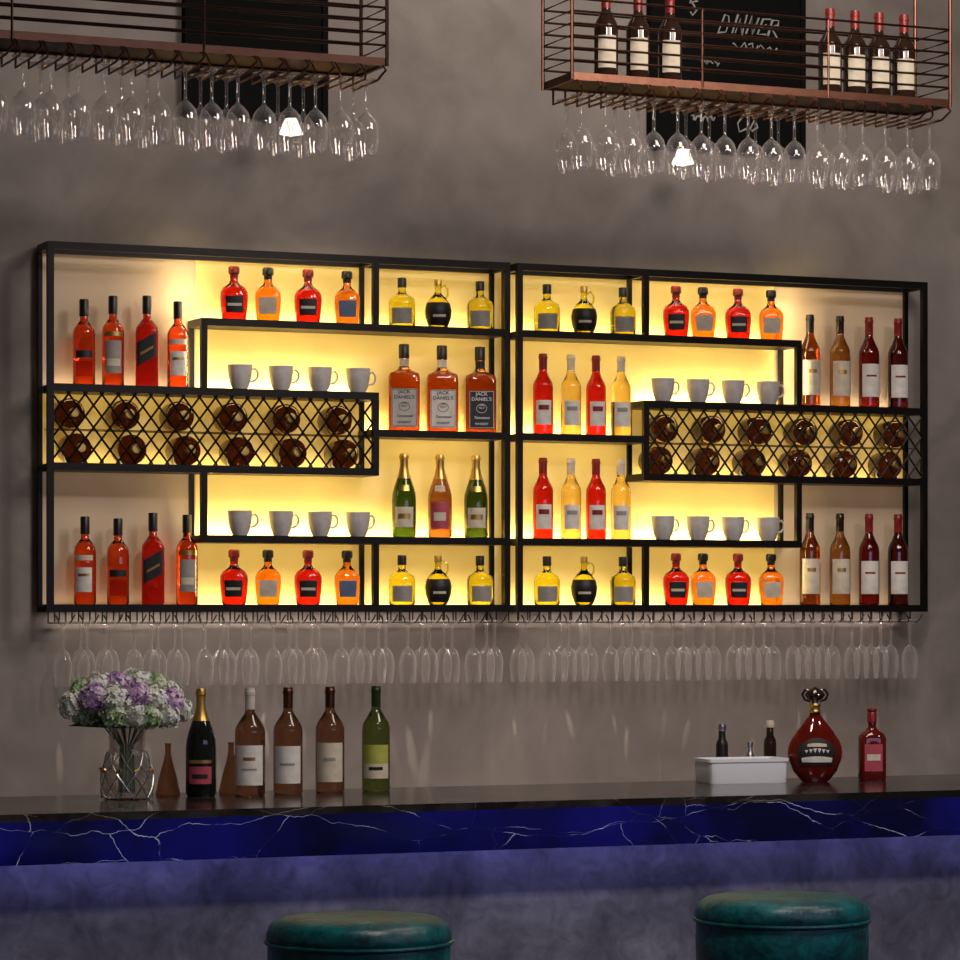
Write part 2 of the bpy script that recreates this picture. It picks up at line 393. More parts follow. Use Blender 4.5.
def glass_mesh(H=.225, R=.037, mat='wglass', sr=.0032):
    p = [(0, 0), (.033, -.001), (.034, -.004), (.012, -.010), (sr*1.1, -.02), (sr, -.40*H), (.006, -.44*H), (.018, -.48*H), (.030*R/.037, -.55*H), (R*.97, -.64*H), (R, -.72*H), (R*.93, -.86*H), (R*.8, -H), (R*.77, -H)]
    return MB().lathe(p, 24).mesh('wine_glass', M[mat], True, 60)
GM = glass_mesh(.228, .038, 'wglass', .0042)
GM2 = glass_mesh(.215, .030, 'wglass2', .0045)
railz = zl(0)-BT
for sg in (-1, 1):
    e, xs, part = units[sg]; o0 = Vector(e.location)
    mb = MB(); w = .019; zr = -.036
    mb.tube([(-w, -.02, 0), (-w, -.02, zr), (-w, -.15, zr), (-w*1.2, -.162, zr+.010), (-w*1.7, -.16, zr+.026)], .0028, 6)
    mb.tube([(w, -.02, 0), (w, -.02, zr), (w, -.15, zr), (w*1.2, -.162, zr+.010), (w*1.7, -.16, zr+.026)], .0028, 6)
    mb.box(-w, w, -.022, -.018, zr-.002, zr+.002)
    mb.tube([(-w, -.10, 0), (-w, -.10, zr)], .0028, 6); mb.tube([(w, -.10, 0), (w, -.10, zr)], .0028, 6)
    me = mb.mesh('stemware_rail', M['steel'])
    N = 20
    for i in range(N):
        x = sg*(.06+i*(1.60-.06)/(N-1))
        obj('stemware_rail', me, e, (x-o0.x, 0, railz-o0.z))
        for y in (-.058, -.130):
            if y == -.058 and i % 3 == 1: continue
            obj('wine_glass', GM2, None, (x, y, railz-.036+.0070), (0, 0, random.uniform(0, 3)), label='clear stemmed wine glass hanging upside down under the wall shelf',
                category='wine glass', group='wine glasses hanging under the wall shelf')

# ------------------------------------------------------------ bottle kinds
def wine_prof(H, R, nr=.0135):
    return [(0, 0), (R*.88, 0), (R*.98, .003), (R, .01), (R, .58*H), (R*.97, .62*H), (R*.85, .66*H), (R*.62, .71*H), (nr*1.15, .77*H), (nr, .81*H), (nr, .975*H), (0, .975*H)]
def champ_prof(H, R, nr=.0135):
    return [(0, 0), (R*.88, 0), (R, .01), (R, .45*H), (R*.96, .52*H), (R*.82, .6*H), (R*.62, .68*H), (nr*1.3, .77*H), (nr, .84*H), (nr, .97*H), (0, .97*H)]
def cyl_cap(z0, z1, r, seg=18):
    return [(0, z0), (r, z0), (r, z1-.003), (r*.9, z1), (0, z1)]
KINDS = {}
def kind(key, name, cat, label, parts): KINDS[key] = (name, cat, label, parts)
def L(prof, mat, name='body', **k): return (name, MB().lathe(prof, k.get('seg', 32), k.get('fy', 1)).mesh(name, M[mat], True, 50))
def LB(*a, **k): return ('label', patch(*a, **k))

def mk_wine(key, H, R, body, foil, labels, desc, name='wine_bottle', cat='wine bottle', champ=False, fz=.80):
    p = champ_prof(H, R) if champ else wine_prof(H, R)
    parts = [L(p, body)]
    if champ:
        fp = [(rad_at(p, .70*H)[0]+.001, .70*H), (rad_at(p, .77*H)[0]+.001, .77*H), (rad_at(p, .84*H)[0]+.001, .84*H), (.0145, .93*H), (.0165, .935*H), (.0165, .965*H), (.013, .995*H), (0, H)]
    else:
        fp = [(.0148, fz*H), (.0148, .93*H), (.0162, .935*H), (.0162, .965*H), (.0148, .97*H), (.0145, H-.001), (0, H)]
    parts.append(('foil', MB().lathe(fp, 20).mesh('foil', M[foil])))
    for lb in labels:
        z0, z1, ha, m = lb[:4]
        parts.append(LB(p, z0*H, z1*H, ha, M[m], off=(lb[4] if len(lb) > 4 else .0012)))
    kind(key, name, cat, desc, parts)
def spirit(key, body, labs, desc, H=.29, R=.034, sq=2, slant=0, cap='black'):
    p = [(0, 0, sq), (R*.9, 0, sq), (R, .006, sq), (R, .60*H, sq), (R*.93, .65*H, sq), (R*.7, .70*H, 2), (.014, .75*H), (.013, .82*H), (.013, .9*H), (0, .9*H)]
    parts = [L(p, body), ('cap', MB().lathe(cyl_cap(.80*H, H, .0155), 20).mesh('cap', M[cap]))]
    for lb in labs:
        z0, z1, ha, m = lb[:4]
        parts.append(LB(p, z0*H, z1*H, ha, M[m], slant=slant, off=(lb[4] if len(lb) > 4 else .0012)))
    kind(key, 'liquor_bottle', 'bottle', desc, parts)
spirit('A1', 'orange', [(.10, .28, .8, 'damber'), (.32, .40, .8, 'blackp')], 'orange-red liquor bottle with dark label and black cap', H=.285, R=.037)
spirit('A2', 'orange', [(.14, .5, .75, 'grey'), (.55, .6, .9, 'gold'), (.22, .30, .6, 'cream', .002)], 'orange liquor bottle with tall grey label and dark cap', H=.30, R=.037)
spirit('A3', 'redsolid', [(.28, .54, .72, 'blackp'), (.38, .41, .5, 'gold', .002)], 'square red whisky bottle with slanted black label', H=.305, R=.038, sq=6, slant=.024)
spirit('A4', 'orange', [(.14, .42, .75, 'wpaper'), (.5, .56, .85, 'cream'), (.32, .35, .5, 'gold', .002)], 'orange liquor bottle with white label and black cap', H=.29, R=.037)
def squat(key, body, lab, cap, desc, sq=2.0, H=.185, R=.047):
    p = [(0, 0, sq), (R*.78, 0, sq), (R*.86, .004, sq), (R*.95, .22*H, sq), (R, .42*H, sq), (R*.98, .52*H, sq), (R*.82, .60*H, max(2.2, sq*.7)), (.018, .68*H), (.013, .74*H), (.013, .86*H), (0, .86*H)]
    parts = [L(p, body, fy=.75), ('cap', MB().lathe([(0, .78*H), (.014, .78*H), (.014, .84*H), (.019, .87*H), (.019, .97*H), (.015, H), (0, H)], 20).mesh('cap', M[cap]))]
    parts.append(LB(p, .14*H, .44*H, .62, M[lab], fy=.75))
    if lab == 'blackp': parts.append(LB(p, .26*H, .31*H, .5, M['cream'], fy=.75, off=.002))
    kind(key, 'whiskey_bottle', 'bottle', desc, parts)
squat('B1', 'red', 'blackp', 'redcap', 'squat red whiskey bottle with black label and red stopper', sq=2.6)
squat('B2', 'amber', 'cream', 'black', 'squat amber whiskey bottle with cream label and dark stopper', sq=5, R=.044)
squat('B3', 'amber', 'bluep', 'black', 'squat amber whiskey bottle with blue-grey label and dark stopper', sq=5, R=.043)
Hc = .17
p = [(0, 0), (.042, 0), (.046, .005), (.046, .5*Hc), (.042, .58*Hc), (.026, .64*Hc), (.014, .70*Hc), (.0125, .85*Hc), (0, .85*Hc)]
kind('C1', 'liquor_bottle', 'bottle', 'short yellow-green bottle with grey label and black cap',
     [L(p, 'ygreen'), ('cap', MB().lathe(cyl_cap(.80*Hc, Hc, .0155), 20).mesh('cap', M['black'])), LB(p, .06*Hc, .38*Hc, .8, M['grey'])])
p = [(0, 0), (.028, 0), (.033, .004), (.044, .2*Hc), (.047, .36*Hc), (.042, .50*Hc), (.028, .62*Hc), (.014, .70*Hc), (.011, .76*Hc), (.011, .88*Hc), (0, .88*Hc)]
hd = MB().tube([(.010, 0, .84*Hc), (.024, 0, .88*Hc), (.034, 0, .80*Hc), (.034, 0, .68*Hc), (.026, 0, .61*Hc)], .0035, 8).mesh('handle', M['ygreen'])
kind('C2', 'liquor_jug', 'bottle', 'round yellow-green jug bottle with black label and loop handle',
     [L(p, 'ygreen'), ('cap', MB().lathe(cyl_cap(.86*Hc, Hc, .013), 20).mesh('cap', M['gold'])), ('handle', hd), LB(p, .05*Hc, .52*Hc, 1.25, M['blackp'], nz=9), LB(p, .22*Hc, .27*Hc, .5, M['cream'], off=.002)])
def bigw(key, body, lab, ink, desc, cap='black'):
    H = .30; R = .054
    p = [(0, 0, 8), (R*.95, 0, 8), (R, .005, 8), (R, .62*H, 8), (R*.94, .66*H, 6), (R*.6, .69*H, 3), (.02, .72*H), (.016, .76*H), (.017, .84*H), (.0145, .86*H), (.0145, .9*H), (0, .9*H)]
    parts = [L(p, body, seg=56), ('cap', MB().lathe(cyl_cap(.84*H, H, .0185), 20).mesh('cap', M[cap]))]
    parts.append(('label', MB().box(-.044, .044, -R-.0016, -R-.0006, .04*H, .48*H).mesh('label', M[lab], False)))
    parts.append(('neck_label', patch(p, .745*H, .83*H, 1.2, M[lab])))
    yy = -R-.0022
    parts.append(('lettering', text_mesh("JACK", .0165, M[ink], (0, yy, .425*H), sx=1.1)))
    parts.append(('lettering', text_mesh("DANIEL'S", .0165, M[ink], (0, yy, .365*H), sx=1.05)))
    parts.append(('lettering', text_mesh("Old\nNo.7", .010, M[ink], (0, yy, .305*H))))
    parts.append(('lettering', text_mesh("Tennessee", .013, M[ink], (0, yy, .155*H), shear=.35)))
    parts.append(('lettering', text_mesh("WHISKEY", .011, M[ink], (0, yy, .085*H))))
    ov = MB().tube([(.018*cos(t*pi/10), yy+.0004, .275*H+.015*sin(t*pi/10)) for t in range(20)], .0009, 4, True)
    parts.append(('label_border', ov.box(-.042, .042, yy-.0003, yy+.0006, .47*H, .475*H).box(-.042, .042, yy-.0003, yy+.0006, .05*H, .055*H).box(-.042, -.0405, yy-.0003, yy+.0006, .05*H, .475*H).box(.0405, .042, yy-.0003, yy+.0006, .05*H, .475*H).mesh('border', M[ink], False)))
    kind(key, 'whiskey_bottle', 'bottle', desc, parts)
bigw('E1', 'damber', 'lgrey', 'inkd', 'large square amber whiskey bottle with pale grey lettered label')
bigw('E2', 'damber', 'wpaper', 'inkd', 'large square amber whiskey bottle with white lettered label')
bigw('E3', 'damber', 'blackp', 'ink', 'large square whiskey bottle with black lettered label and black cap')
mk_wine('F1', .29, .042, 'dgreen', 'gold', [(.12, .36, .8, 'cream'), (.22, .28, .5, 'gold', .002), (.55, .62, .5, 'gold')], 'dark green champagne bottle with gold foil and cream label', 'champagne_bottle', 'champagne bottle', True)
mk_wine('F2', .29, .042, 'brownw', 'gold', [(.10, .42, .85, 'pink'), (.2, .3, .5, 'cream', .002), (.55, .62, .5, 'cream')], 'rose champagne bottle with pink label and foil neck', 'champagne_bottle', 'champagne bottle', True)
mk_wine('G1', .285, .036, 'red', 'redcap', [(.12, .42, .8, 'wpaper'), (.3, .36, .5, 'redcap', .002)], 'red wine bottle with white label and red foil')
mk_wine('G2', .285, .036, 'pale', 'cream', [(.12, .42, .8, 'wpaper'), (.3, .35, .5, 'grey', .002)], 'pale white wine bottle with white label')
mk_wine('H1', .335, .038, 'damber2', 'black', [(.12, .50, .95, 'cream'), (.36, .40, .4, 'gold', .002)], 'tall brown wine bottle with cream label')
mk_wine('H2', .335, .038, 'gbrown', 'brownb', [(.12, .50, .95, 'cream'), (.36, .40, .4, 'gold', .002)], 'tall gold-brown wine bottle with cream label')
mk_wine('H3', .335, .038, 'dred', 'redcap', [(.12, .48, .95, 'wpaper'), (.34, .36, .5, 'redcap', .002)], 'tall dark red wine bottle with white label')
mk_wine('H4', .335, .038, 'dwine', 'redcap', [(.12, .48, .95, 'wpaper'), (.34, .36, .5, 'redcap', .002)], 'tall dark wine bottle with white label and red foil')
mk_wine('K1', .325, .046, 'blackg', 'gold', [(.12, .28, .8, 'pink'), (.31, .34, .8, 'gold'), (.17, .21, .5, 'blackp', .002)], 'black champagne bottle with gold foil neck and pink label', 'champagne_bottle', 'champagne bottle', True)
mk_wine('K2', .325, .046, 'brownt', 'lgrey', [(.10, .47, 1.0, 'wpaper'), (.24, .255, .5, 'grey', .002), (.33, .36, .4, 'gold', .002)], 'dark wine bottle, white label and pale foil, on the bar counter', fz=.80)
mk_wine('K3', .325, .045, 'brownt', 'copper', [(.10, .45, 1.0, 'wpaper'), (.27, .29, .5, 'grey', .002)], 'dark wine bottle, white label and brown foil, on the bar counter')
mk_wine('K4', .325, .045, 'brownt', 'copper', [(.10, .47, 1.0, 'cream'), (.30, .33, .4, 'grey', .002)], 'dark wine bottle with cream label on the bar counter')
mk_wine('K5', .325, .044, 'olivet', 'greenb', [(.12, .26, 1.0, 'cream'), (.26, .44, 1.0, 'yellowp'), (.2, .23, .5, 'greenb', .002)], 'green wine bottle with yellow-green label on the bar counter')
mk_wine('R1', .30, .038, 'brownb', 'redcap', [(.16, .5, .8, 'cream')], 'dark wine bottle with cream label on the hanging rack')
mk_wine('Lb', .138, .050, 'goldb', 'gold', [], 'small dark bottle lying in the wine lattice')

def place(key, px, ztop, D=10.050, rot=None, group=None):
    name, cat, label, parts = KINDS[key]
    e = thing(name, label, cat, (X(px, D), YW(D), ztop), radians(-18) if rot is None else rot, group)
    for n, me in parts: obj(n, me, e)
    return e
st = lambda l: zl(l)+BT
def row(keys, pxs, l, group):
    for k, p in zip(keys, pxs): place(k, p, st(l), group=group, rot=radians(-18+random.uniform(-5, 5)))
row(['A1', 'A2', 'A3', 'A4'], [84, 113, 147, 178], .609, 'liquor bottles in the outer column')
row(['A4', 'A1', 'A3', 'A2'], [85, 118, 153, 187], 0, 'liquor bottles in the outer column')
for l in (.805, 0):
    row(['B1', 'B2', 'B1', 'B3'], [234, 268, 308, 347], l, 'squat whiskey bottles')
    row(['B1', 'B2', 'B1', 'B2'], [676, 703, 738, 771], l, 'squat whiskey bottles')
    row(['C1', 'C2', 'C1'], [402, 438, 480], l, 'short yellow-green bottles')
    row(['C1', 'C2', 'C1'], [547, 584, 623], l, 'short yellow-green bottles')
row(['E1', 'E2', 'E3'], [404, 442, 480], .503, 'large square whiskey bottles')
row(['F1', 'F2', 'F1'], [404, 440, 476], .195, 'champagne bottles')
for l in (.503, .195): row(['G1', 'G2', 'G1', 'G2'], [543, 571, 596, 621], l, 'wine bottles beside the centre posts')
for l in (.609, 0): row(['H1', 'H2', 'H3', 'H4'], [810, 840, 869, 898], l, 'tall wine bottles in the outer column')

R = .042; Hq = .085
cp = [(0, 0), (.024, 0), (.026, .004), (.034, .022), (.040, .05), (R, Hq), (R-.003, Hq), (.037, .05), (.031, .024), (0, .012)]
cb = MB().lathe(cp, 28).mesh('cup_body', M['ceramic'])
ch = MB().tube([(.040, 0, .070), (.052, 0, .074), (.061, 0, .062), (.060, 0, .045), (.050, 0, .033), (.036, 0, .030)], .004, 8).mesh('cup_handle', M['ceramic'])
for l in (.609, .195):
    for p in ([240, 281, 320, 358], [663, 698, 733, 768]):
        for q in p:
            e = thing('coffee_cup', 'white ceramic coffee cup with handle on the backlit shelf', 'cup', (X(q, 10.050), YW(10.050), st(l)), radians(random.uniform(-12, 5)), 'ceramic cups on the shelf')
            obj('cup_body', cb, e); obj('handle', ch, e)

for sg in (-1, 1):
    xs = units[sg][1]
    for r, zc in enumerate((st(.391)+.0505, st(.391)+.115+.0505)):
        for i in range(6):
            s = .052+.116*i+(.0 if r else .014)
            name, cat, label, parts = KINDS['Lb']
            e = thing('wine_bottle', label, 'wine bottle', (xs(s), -.008, zc), 0, 'bottles lying in the wine lattice', rotx=pi/2)
            for n, me in parts: obj(n, me, e)

# ------------------------------------------------------------ bar counter
CT = 1.04
yF, yBk = YW(8.41), YW(9.22)
x0, x1 = -3.4, 3.6
bar = thing('bar_counter', 'long bar counter with dark veined marble and edge painted with blue glow', 'bar counter', (0, (yF+yBk)/2, 0))
oy = bar.location.y
def bpart(n, mb, m, **k):
    me = mb.mesh(n, M[m], False); me.transform(Matrix.Translation((0, -oy, 0))); return obj(n, me, bar, **k)
bpart('countertop', MB().box(x0, x1, yF, yBk, CT-.022, CT), 'top')
bpart('counter_edge', MB().box(x0, x1, yF, yF+.03, CT-.14, CT-.022), 'edge', label='marble edge with painted-in blue glow')
bpart('counter_underside', MB().box(x0, x1, yF+.03, yBk, CT-.11, CT-.022), 'steel')
bpart('front_panel', MB().box(x0, x1, yF+.12, yF+.18, 0, CT-.11), 'panel')
bpart('led_strip', MB().box(x0, x1, yF+.035, yF+.045, CT-.122, CT-.112), 'led_b')

row_c = [('K1', 201, 9.02), ('K2', 250, 9.0), ('K3', 288, 9.05), ('K4', 330, 9.08), ('K5', 376, 9.1)]
for k, p_, D_ in row_c: place(k, p_, CT, D=D_, rot=radians(-22), group='bottles on the bar counter')
cf = [(0, 0), (.036, 0), (.038, .004), (.028, .05), (.014, .10), (.009, .125), (.009, .15), (.012, .155), (0, .155)]
cm = MB().lathe(cf, 24).mesh('carafe', M['brownt'])
for p_ in (168, 231):
    obj('carafe', cm, None, (X(p_, 9.16), YW(9.16), CT), label='small dark conical glass carafe on the bar counter', category='carafe', group='small conical carafes')
vx, vy = X(127, 8.95), YW(8.95)
vp = [(0, 0), (.066, 0), (.074, .006), (.078, .035), (.077, .07), (.072, .10), (.060, .135), (.053, .15), (.053, .165), (.057, .215), (.055, .215), (.050, .166), (.050, .15), (.057, .134), (.068, .10), (.073, .07), (.073, .035), (.070, .012), (0, .010)]
v = thing('flower_vase', 'clear ribbed glass vase with straight neck and diamond ribs', 'vase', (vx, vy, CT))
obj('vase_body', MB().lathe(vp, 16).mesh('vase_body', M['vglass'], False), v)
mb = MB()
for k in range(10):
    for d in (1, -1):
        pts = []
        for i in range(13):
            z = .006+.135*i/12; r, _ = rad_at(vp[:9], z); a = 2*pi*k/10+d*i/12*1.26
            pts.append(((r+.001)*sin(a), -(r+.001)*cos(a), z))
        mb.tube(pts, .0015, 5)
obj('vase_ribs', mb.mesh('vase_ribs', M['silver']), v)
mb = MB()  # gold bits stand in for amber reflections in the vase glass
for k in range(9):
    a = 2*pi*k/9
    mb.tube([(.079*sin(a)*.98, -.079*cos(a)*.98, .085), (.079*sin(a+.18), -.079*cos(a+.18), .092)], .004, 6)
obj('amber_glint', mb.mesh('amber_glint', M['gold']), v, label='amber glints on the vase, modelled as gold bits')
bq = thing('flower_bouquet', 'bouquet of white, lilac and green hydrangea heads in the glass vase', 'flowers', (vx, vy, CT+.02))
def flower_head(R, mat, seed):
    rnd = random.Random(seed); mb = MB(); n = 150
    for i in range(n):
        zf = 1-1.85*(i+.5)/n; ph = i*2.39996; rr = sqrt(max(0, 1-zf*zf))
        d = Vector((rr*cos(ph), rr*sin(ph), zf)); c = d*R*rnd.uniform(.80, 1.35)
        d = (d+Vector((rnd.uniform(-.5, .5), rnd.uniform(-.5, .5), rnd.uniform(-.5, .5)))).normalized()
        u = d.orthogonal().normalized(); u = (Matrix.Rotation(rnd.uniform(0, 6), 3, d) @ u); w = d.cross(u)
        for k in range(4):
            a = k*pi/2; e = u*cos(a)+w*sin(a); f = w*cos(a)-u*sin(a); s = .0085*rnd.uniform(.8, 1.25)
            b = len(mb.v)
            mb.v += [tuple(c), tuple(c+e*s*.7+f*s*.5+d*.003), tuple(c+e*s*1.2+d*.001), tuple(c+e*s*.7-f*s*.5+d*.003)]
            mb.f.append((b, b+1, b+2, b+3))
    ico = [(0, -R*.7)]+[(R*.75*cos(t), R*.75*sin(t)) for t in [(-70+20*q)*pi/180 for q in range(8)]]+[(0, R*.75)]
    mb.lathe(ico, 14)
    return mb.mesh('flower_head', mat, True, 80)
heads = [(-.165, 0, .270, .034, 'pet_w'), (-.115, -.04, .290, .038, 'pet_l'), (-.055, -.06, .285, .040, 'pet_w'), (.01, -.06, .295, .038, 'pet_l'), (.065, -.05, .28, .040, 'pet_w'), (.120, -.03, .275, .038, 'pet_l'), (.165, .01, .25, .034, 'pet_w'),
         (-.125, .01, .245, .032, 'pet_g'), (-.085, .0, .325, .034, 'pet_w'), (-.03, .0, .325, .034, 'pet_l'), (.03, .01, .335, .036, 'pet_w'), (.085, .0, .32, .034, 'pet_g'), (.14, .02, .305, .028, 'pet_w'), (-.06, -.07, .240, .032, 'pet_g'), (0, -.08, .24, .032, 'pet_w'), (.045, -.07, .235, .032, 'pet_g'), (.105, -.06, .235, .030, 'pet_w'), (0, .06, .28, .045, 'pet_w'), (-.135, .02, .315, .026, 'pet_g')]
stm = MB()
for i, (hx, hy, hz, hr, m) in enumerate(heads):
    obj('flower_head', flower_head(hr*.95, M[m], i), bq, (hx, hy, hz-.010))
    stm.tube([(hx*.15, hy*.15, .0), (hx*.12, hy*.12, .14), (hx*.45, hy*.45, .2), (hx, hy, hz-.02)], .0022, 5)
obj('stem', stm.mesh('stem', M['leaf']), bq)
lf = MB()
for i in range(16):
    a = i*2*pi/16; r0 = .06; r1 = .13+.025*(i % 3); z0_ = .190; z1_ = .215+.03*(i % 2)
    b = len(lf.v); da = .14
    lf.v += [(r0*cos(a)*.5, r0*sin(a)*.5, z0_), (r1*.7*cos(a-da*1.5), r1*.5*sin(a-da*1.5), z0_+.025), (r1*cos(a), r1*.7*sin(a), z1_-.015), (r1*.7*cos(a+da*1.5), r1*.5*sin(a+da*1.5), z0_+.025)]
    lf.f += [(b, b+1, b+2), (b, b+2, b+3)]
obj('leaf', lf.mesh('leaf', M['leaf']), bq, (0, 0, 0))

bx, by = X(741, 9.05), YW(9.05)
bs = thing('bar_basin', 'low white straight-edged rectangular basin on the bar counter', 'basin', (bx, by, CT), radians(-3))
bp_ = [(0, 0, 14), (.134, 0, 14), (.136, .004, 14), (.138, .066, 14), (.144, .070, 14), (.144, .080, 14), (.136, .080, 14), (.128, .06, 14), (.118, .014, 14), (0, .012, 14)]
obj('basin_body', MB().lathe(bp_, 96, .50).mesh('basin_body', M['white'], True, 35), bs)
sm = [('condiment_bottle', 'small dark bottle with steel cap beside the white basin', 'bottle', 722, .185, .020, 'black', 'silver'),
      ('soap_pump', 'small steel pump beside the white basin', 'pump', 750, .125, .014, 'silver', 'silver'),
      ('condiment_bottle', 'small brown bottle beside the white basin', 'bottle', 770, .195, .021, 'brownb', 'cream')]
for n, lab, cat, px, h, r, m1, m2 in sm:
    e = thing(n, lab, cat, (X(px, 9.18), YW(9.18), CT))
    obj('body', MB().lathe([(0, 0), (r, 0), (r, h*.62), (r*.9, h*.68), (r*.6, h*.74), (r*.55, h*.90), (0, h*.90)], 18).mesh('body', M[m1]), e)
    obj('cap', MB().lathe([(0, h*.88), (r*.62, h*.88), (r*.75, h*.93), (r*.62, h), (0, h)], 18).mesh('cap', M[m2]), e)

H = .31
cx = X(815, 9.0)
e = thing('cognac_decanter', 'round flattened deep-red cognac decanter with crest and ornate stopper', 'decanter', (cx, YW(9.0), CT), radians(-20))
cpf = [(0, 0, 2), (.040, 0), (.048, .006), (.072, .035), (.086, .075), (.088, .10), (.080, .13), (.060, .165), (.036, .195), (.020, .215), (.015, .23), (.015, .255), (0, .255)]
obj('body', MB().lathe(cpf, 40, .5).mesh('body', M['xored']), e)
obj('neck_collar', MB().lathe([(.0165, .225), (.019, .23), (.0165, .235), (.0165, .245), (.020, .25), (.018, .256), (0, .256)], 24).mesh('neck_collar', M['gold']), e)
mb = MB().lathe([(0, .255), (.012, .255), (.010, .263), (.026, .272), (.034, .283), (.024, .296), (.008, .306), (0, .31)], 16, .5)
for sx in (-1, 1):
    mb.tube([(sx*.016, 0, .262), (sx*.034, 0, .268), (sx*.042, 0, .285), (sx*.032, 0, .30), (sx*.02, 0, .298)], .0045, 6)
obj('stopper', mb.mesh('stopper', M['brownb']), e)
rimpts = [(.0865*sin(t), 0, .095+.083*cos(t)) for t in [(40+i*10)*pi/180 for i in range(29)]]
obj('rim_trim', MB().tube(rimpts, .0035, 6).mesh('rim_trim', M['redcap']), e)
obj('label', patch(cpf, .055, .145, .75, M['blackp'], fy=.5, nz=8, off=.0015, shape='arch'), e)
obj('crest', patch(cpf, .065, .085, .6, M['wpaper'], fy=.5, off=.0028, shape='arch'), e)
tb = MB()
for i in range(6):
    x = -.035+.014*i; b = len(tb.v); y = -.5*rad_at(cpf, .10)[0]*sqrt(max(.1, 1-(x/.086)**2))-.004
    tb.v += [(x-.006, y, .112-abs(x)*.2), (x+.006, y, .112-abs(x)*.2), (x, y, .095)]; tb.f.append((b, b+1, b+2))
obj('crest', tb.mesh('crest', M['wpaper'], False), e)
obj('crest', patch(cpf, .116, .128, .38, M['cream'], fy=.5, off=.0028, shape='arch'), e)
H = .235
e = thing('liquor_bottle', 'dark red square-shouldered liquor bottle with red cap beside the decanter', 'bottle', (X(872, 9.05), YW(9.05), CT), radians(-20))
pf = [(0, 0, 4), (.042, 0, 4), (.045, .005, 4), (.045, .58*H, 4), (.040, .64*H, 3), (.022, .69*H, 2), (.0135, .74*H), (.0135, .85*H), (0, .85*H)]
obj('body', MB().lathe(pf, 36, .7).mesh('body', M['xored']), e)
obj('cap', MB().lathe([(0, .8*H), (.016, .8*H), (.016, .93*H), (.013, .95*H), (.017, .97*H), (.016, H), (0, H)], 20).mesh('cap', M['redcap']), e)
obj('label', patch(pf, .12*H, .50*H, .6, M['pink'], fy=.7), e)
obj('label', patch(pf, .27*H, .36*H, .45, M['cream'], fy=.7, off=.002), e)

# ------------------------------------------------------------ hanging racks
def rack(pa, pb, mat, desc, seed, nglass, Df=8.85, Db=9.07):
    xa, xb = X(pa, Df), X(pb, Df)
    yf, yb = YW(Df), YW(Db); zb = 3.245
    e = thing('hanging_glass_rack', desc, 'glass rack', ((xa+xb)/2, (yf+yb)/2, zb)); o0 = Vector(e.location)
    def part(n, mb, m=mat, smooth=True, **k):
        me = mb.mesh(n, M[m], smooth); me.transform(Matrix.Translation(-o0)); return obj(n, me, e, **k)
    mb = MB().box(xa, xb, yf, yf+.012, zb, zb+.024).box(xa, xb, yb-.012, yb, zb, zb+.024).box(xa, xa+.012, yf+.012, yb-.012, zb, zb+.024).box(xb-.012, xb, yf+.012, yb-.012, zb, zb+.024)
    part('tray_frame', mb, mat, False)
    part('tray_floor', MB().box(xa+.012, xb-.012, yf+.012, yb-.012, zb+.006, zb+.012), 'bronze', False)
    zs = [zb+.062, zb+.100, zb+.138, zb+.176, zb+.214, zb+.252]
    for z in zs:
        part('guard_rail', MB().tube([(xa, yf, z), (xb, yf, z), (xb, yb, z), (xa, yb, z)], .0038, 6, True))
    for x in (xa, xb):
        for y in (yf, yb):
            part('post', MB().tube([(x, y, zb), (x, y, CEIL)], .006, 8))
    n = int((xb-xa)/.45)
    for i in range(1, n):
        x = xa+(xb-xa)*i/n
        part('upright', MB().tube([(x, yf, zb), (x, yf, zs[-1])], .004, 6))
    step = (xb-xa-.02)/nglass; w = .021; zr = zb-.045
    mb = MB()
    for sx in (-1, 1):
        mb.tube([(sx*w, yb-.01-yf, zb-zr), (sx*w, yb-.01-yf, 0), (sx*w, 0, 0), (sx*w*1.2, -.02, .012), (sx*w*1.7, -.03, .026), (sx*w*1.7, -.012, .040), (sx*w*1.7, .006, .046)], .0038, 6)
    me = mb.mesh('stemware_rail', M['copper'])
    for i in range(nglass):
        x = xa+.01+step*(i+.5)
        obj('stemware_rail', me, e, (x-o0.x, yf-o0.y, zr-o0.z))
        for y in (yf+.042, yf+.150):
            if y > yf+.1 and i % 3 == 1: continue
            obj('wine_glass', GM, None, (x, y, zr+.0079), (0, 0, random.uniform(0, 3)), label='clear stemmed wine glass hanging upside down from the ceiling rack', category='wine glass', group='wine glasses hanging from the ceiling racks')
    return zb+.012, (yf+yb)/2
zt, ym = rack(-190, 387, 'bronze', 'dark bronze wire ceiling rack with hanging wine glasses', 1, 21)
zt, ym = rack(572, 950, 'copper', 'copper wire ceiling rack holding wine bottles and hanging wine glasses', 2, 16)
for p_ in (606, 638, 670, 830, 855, 879, 904):
    place('R1', p_, zt, D=ym+DW, group='wine bottles on the hanging rack')

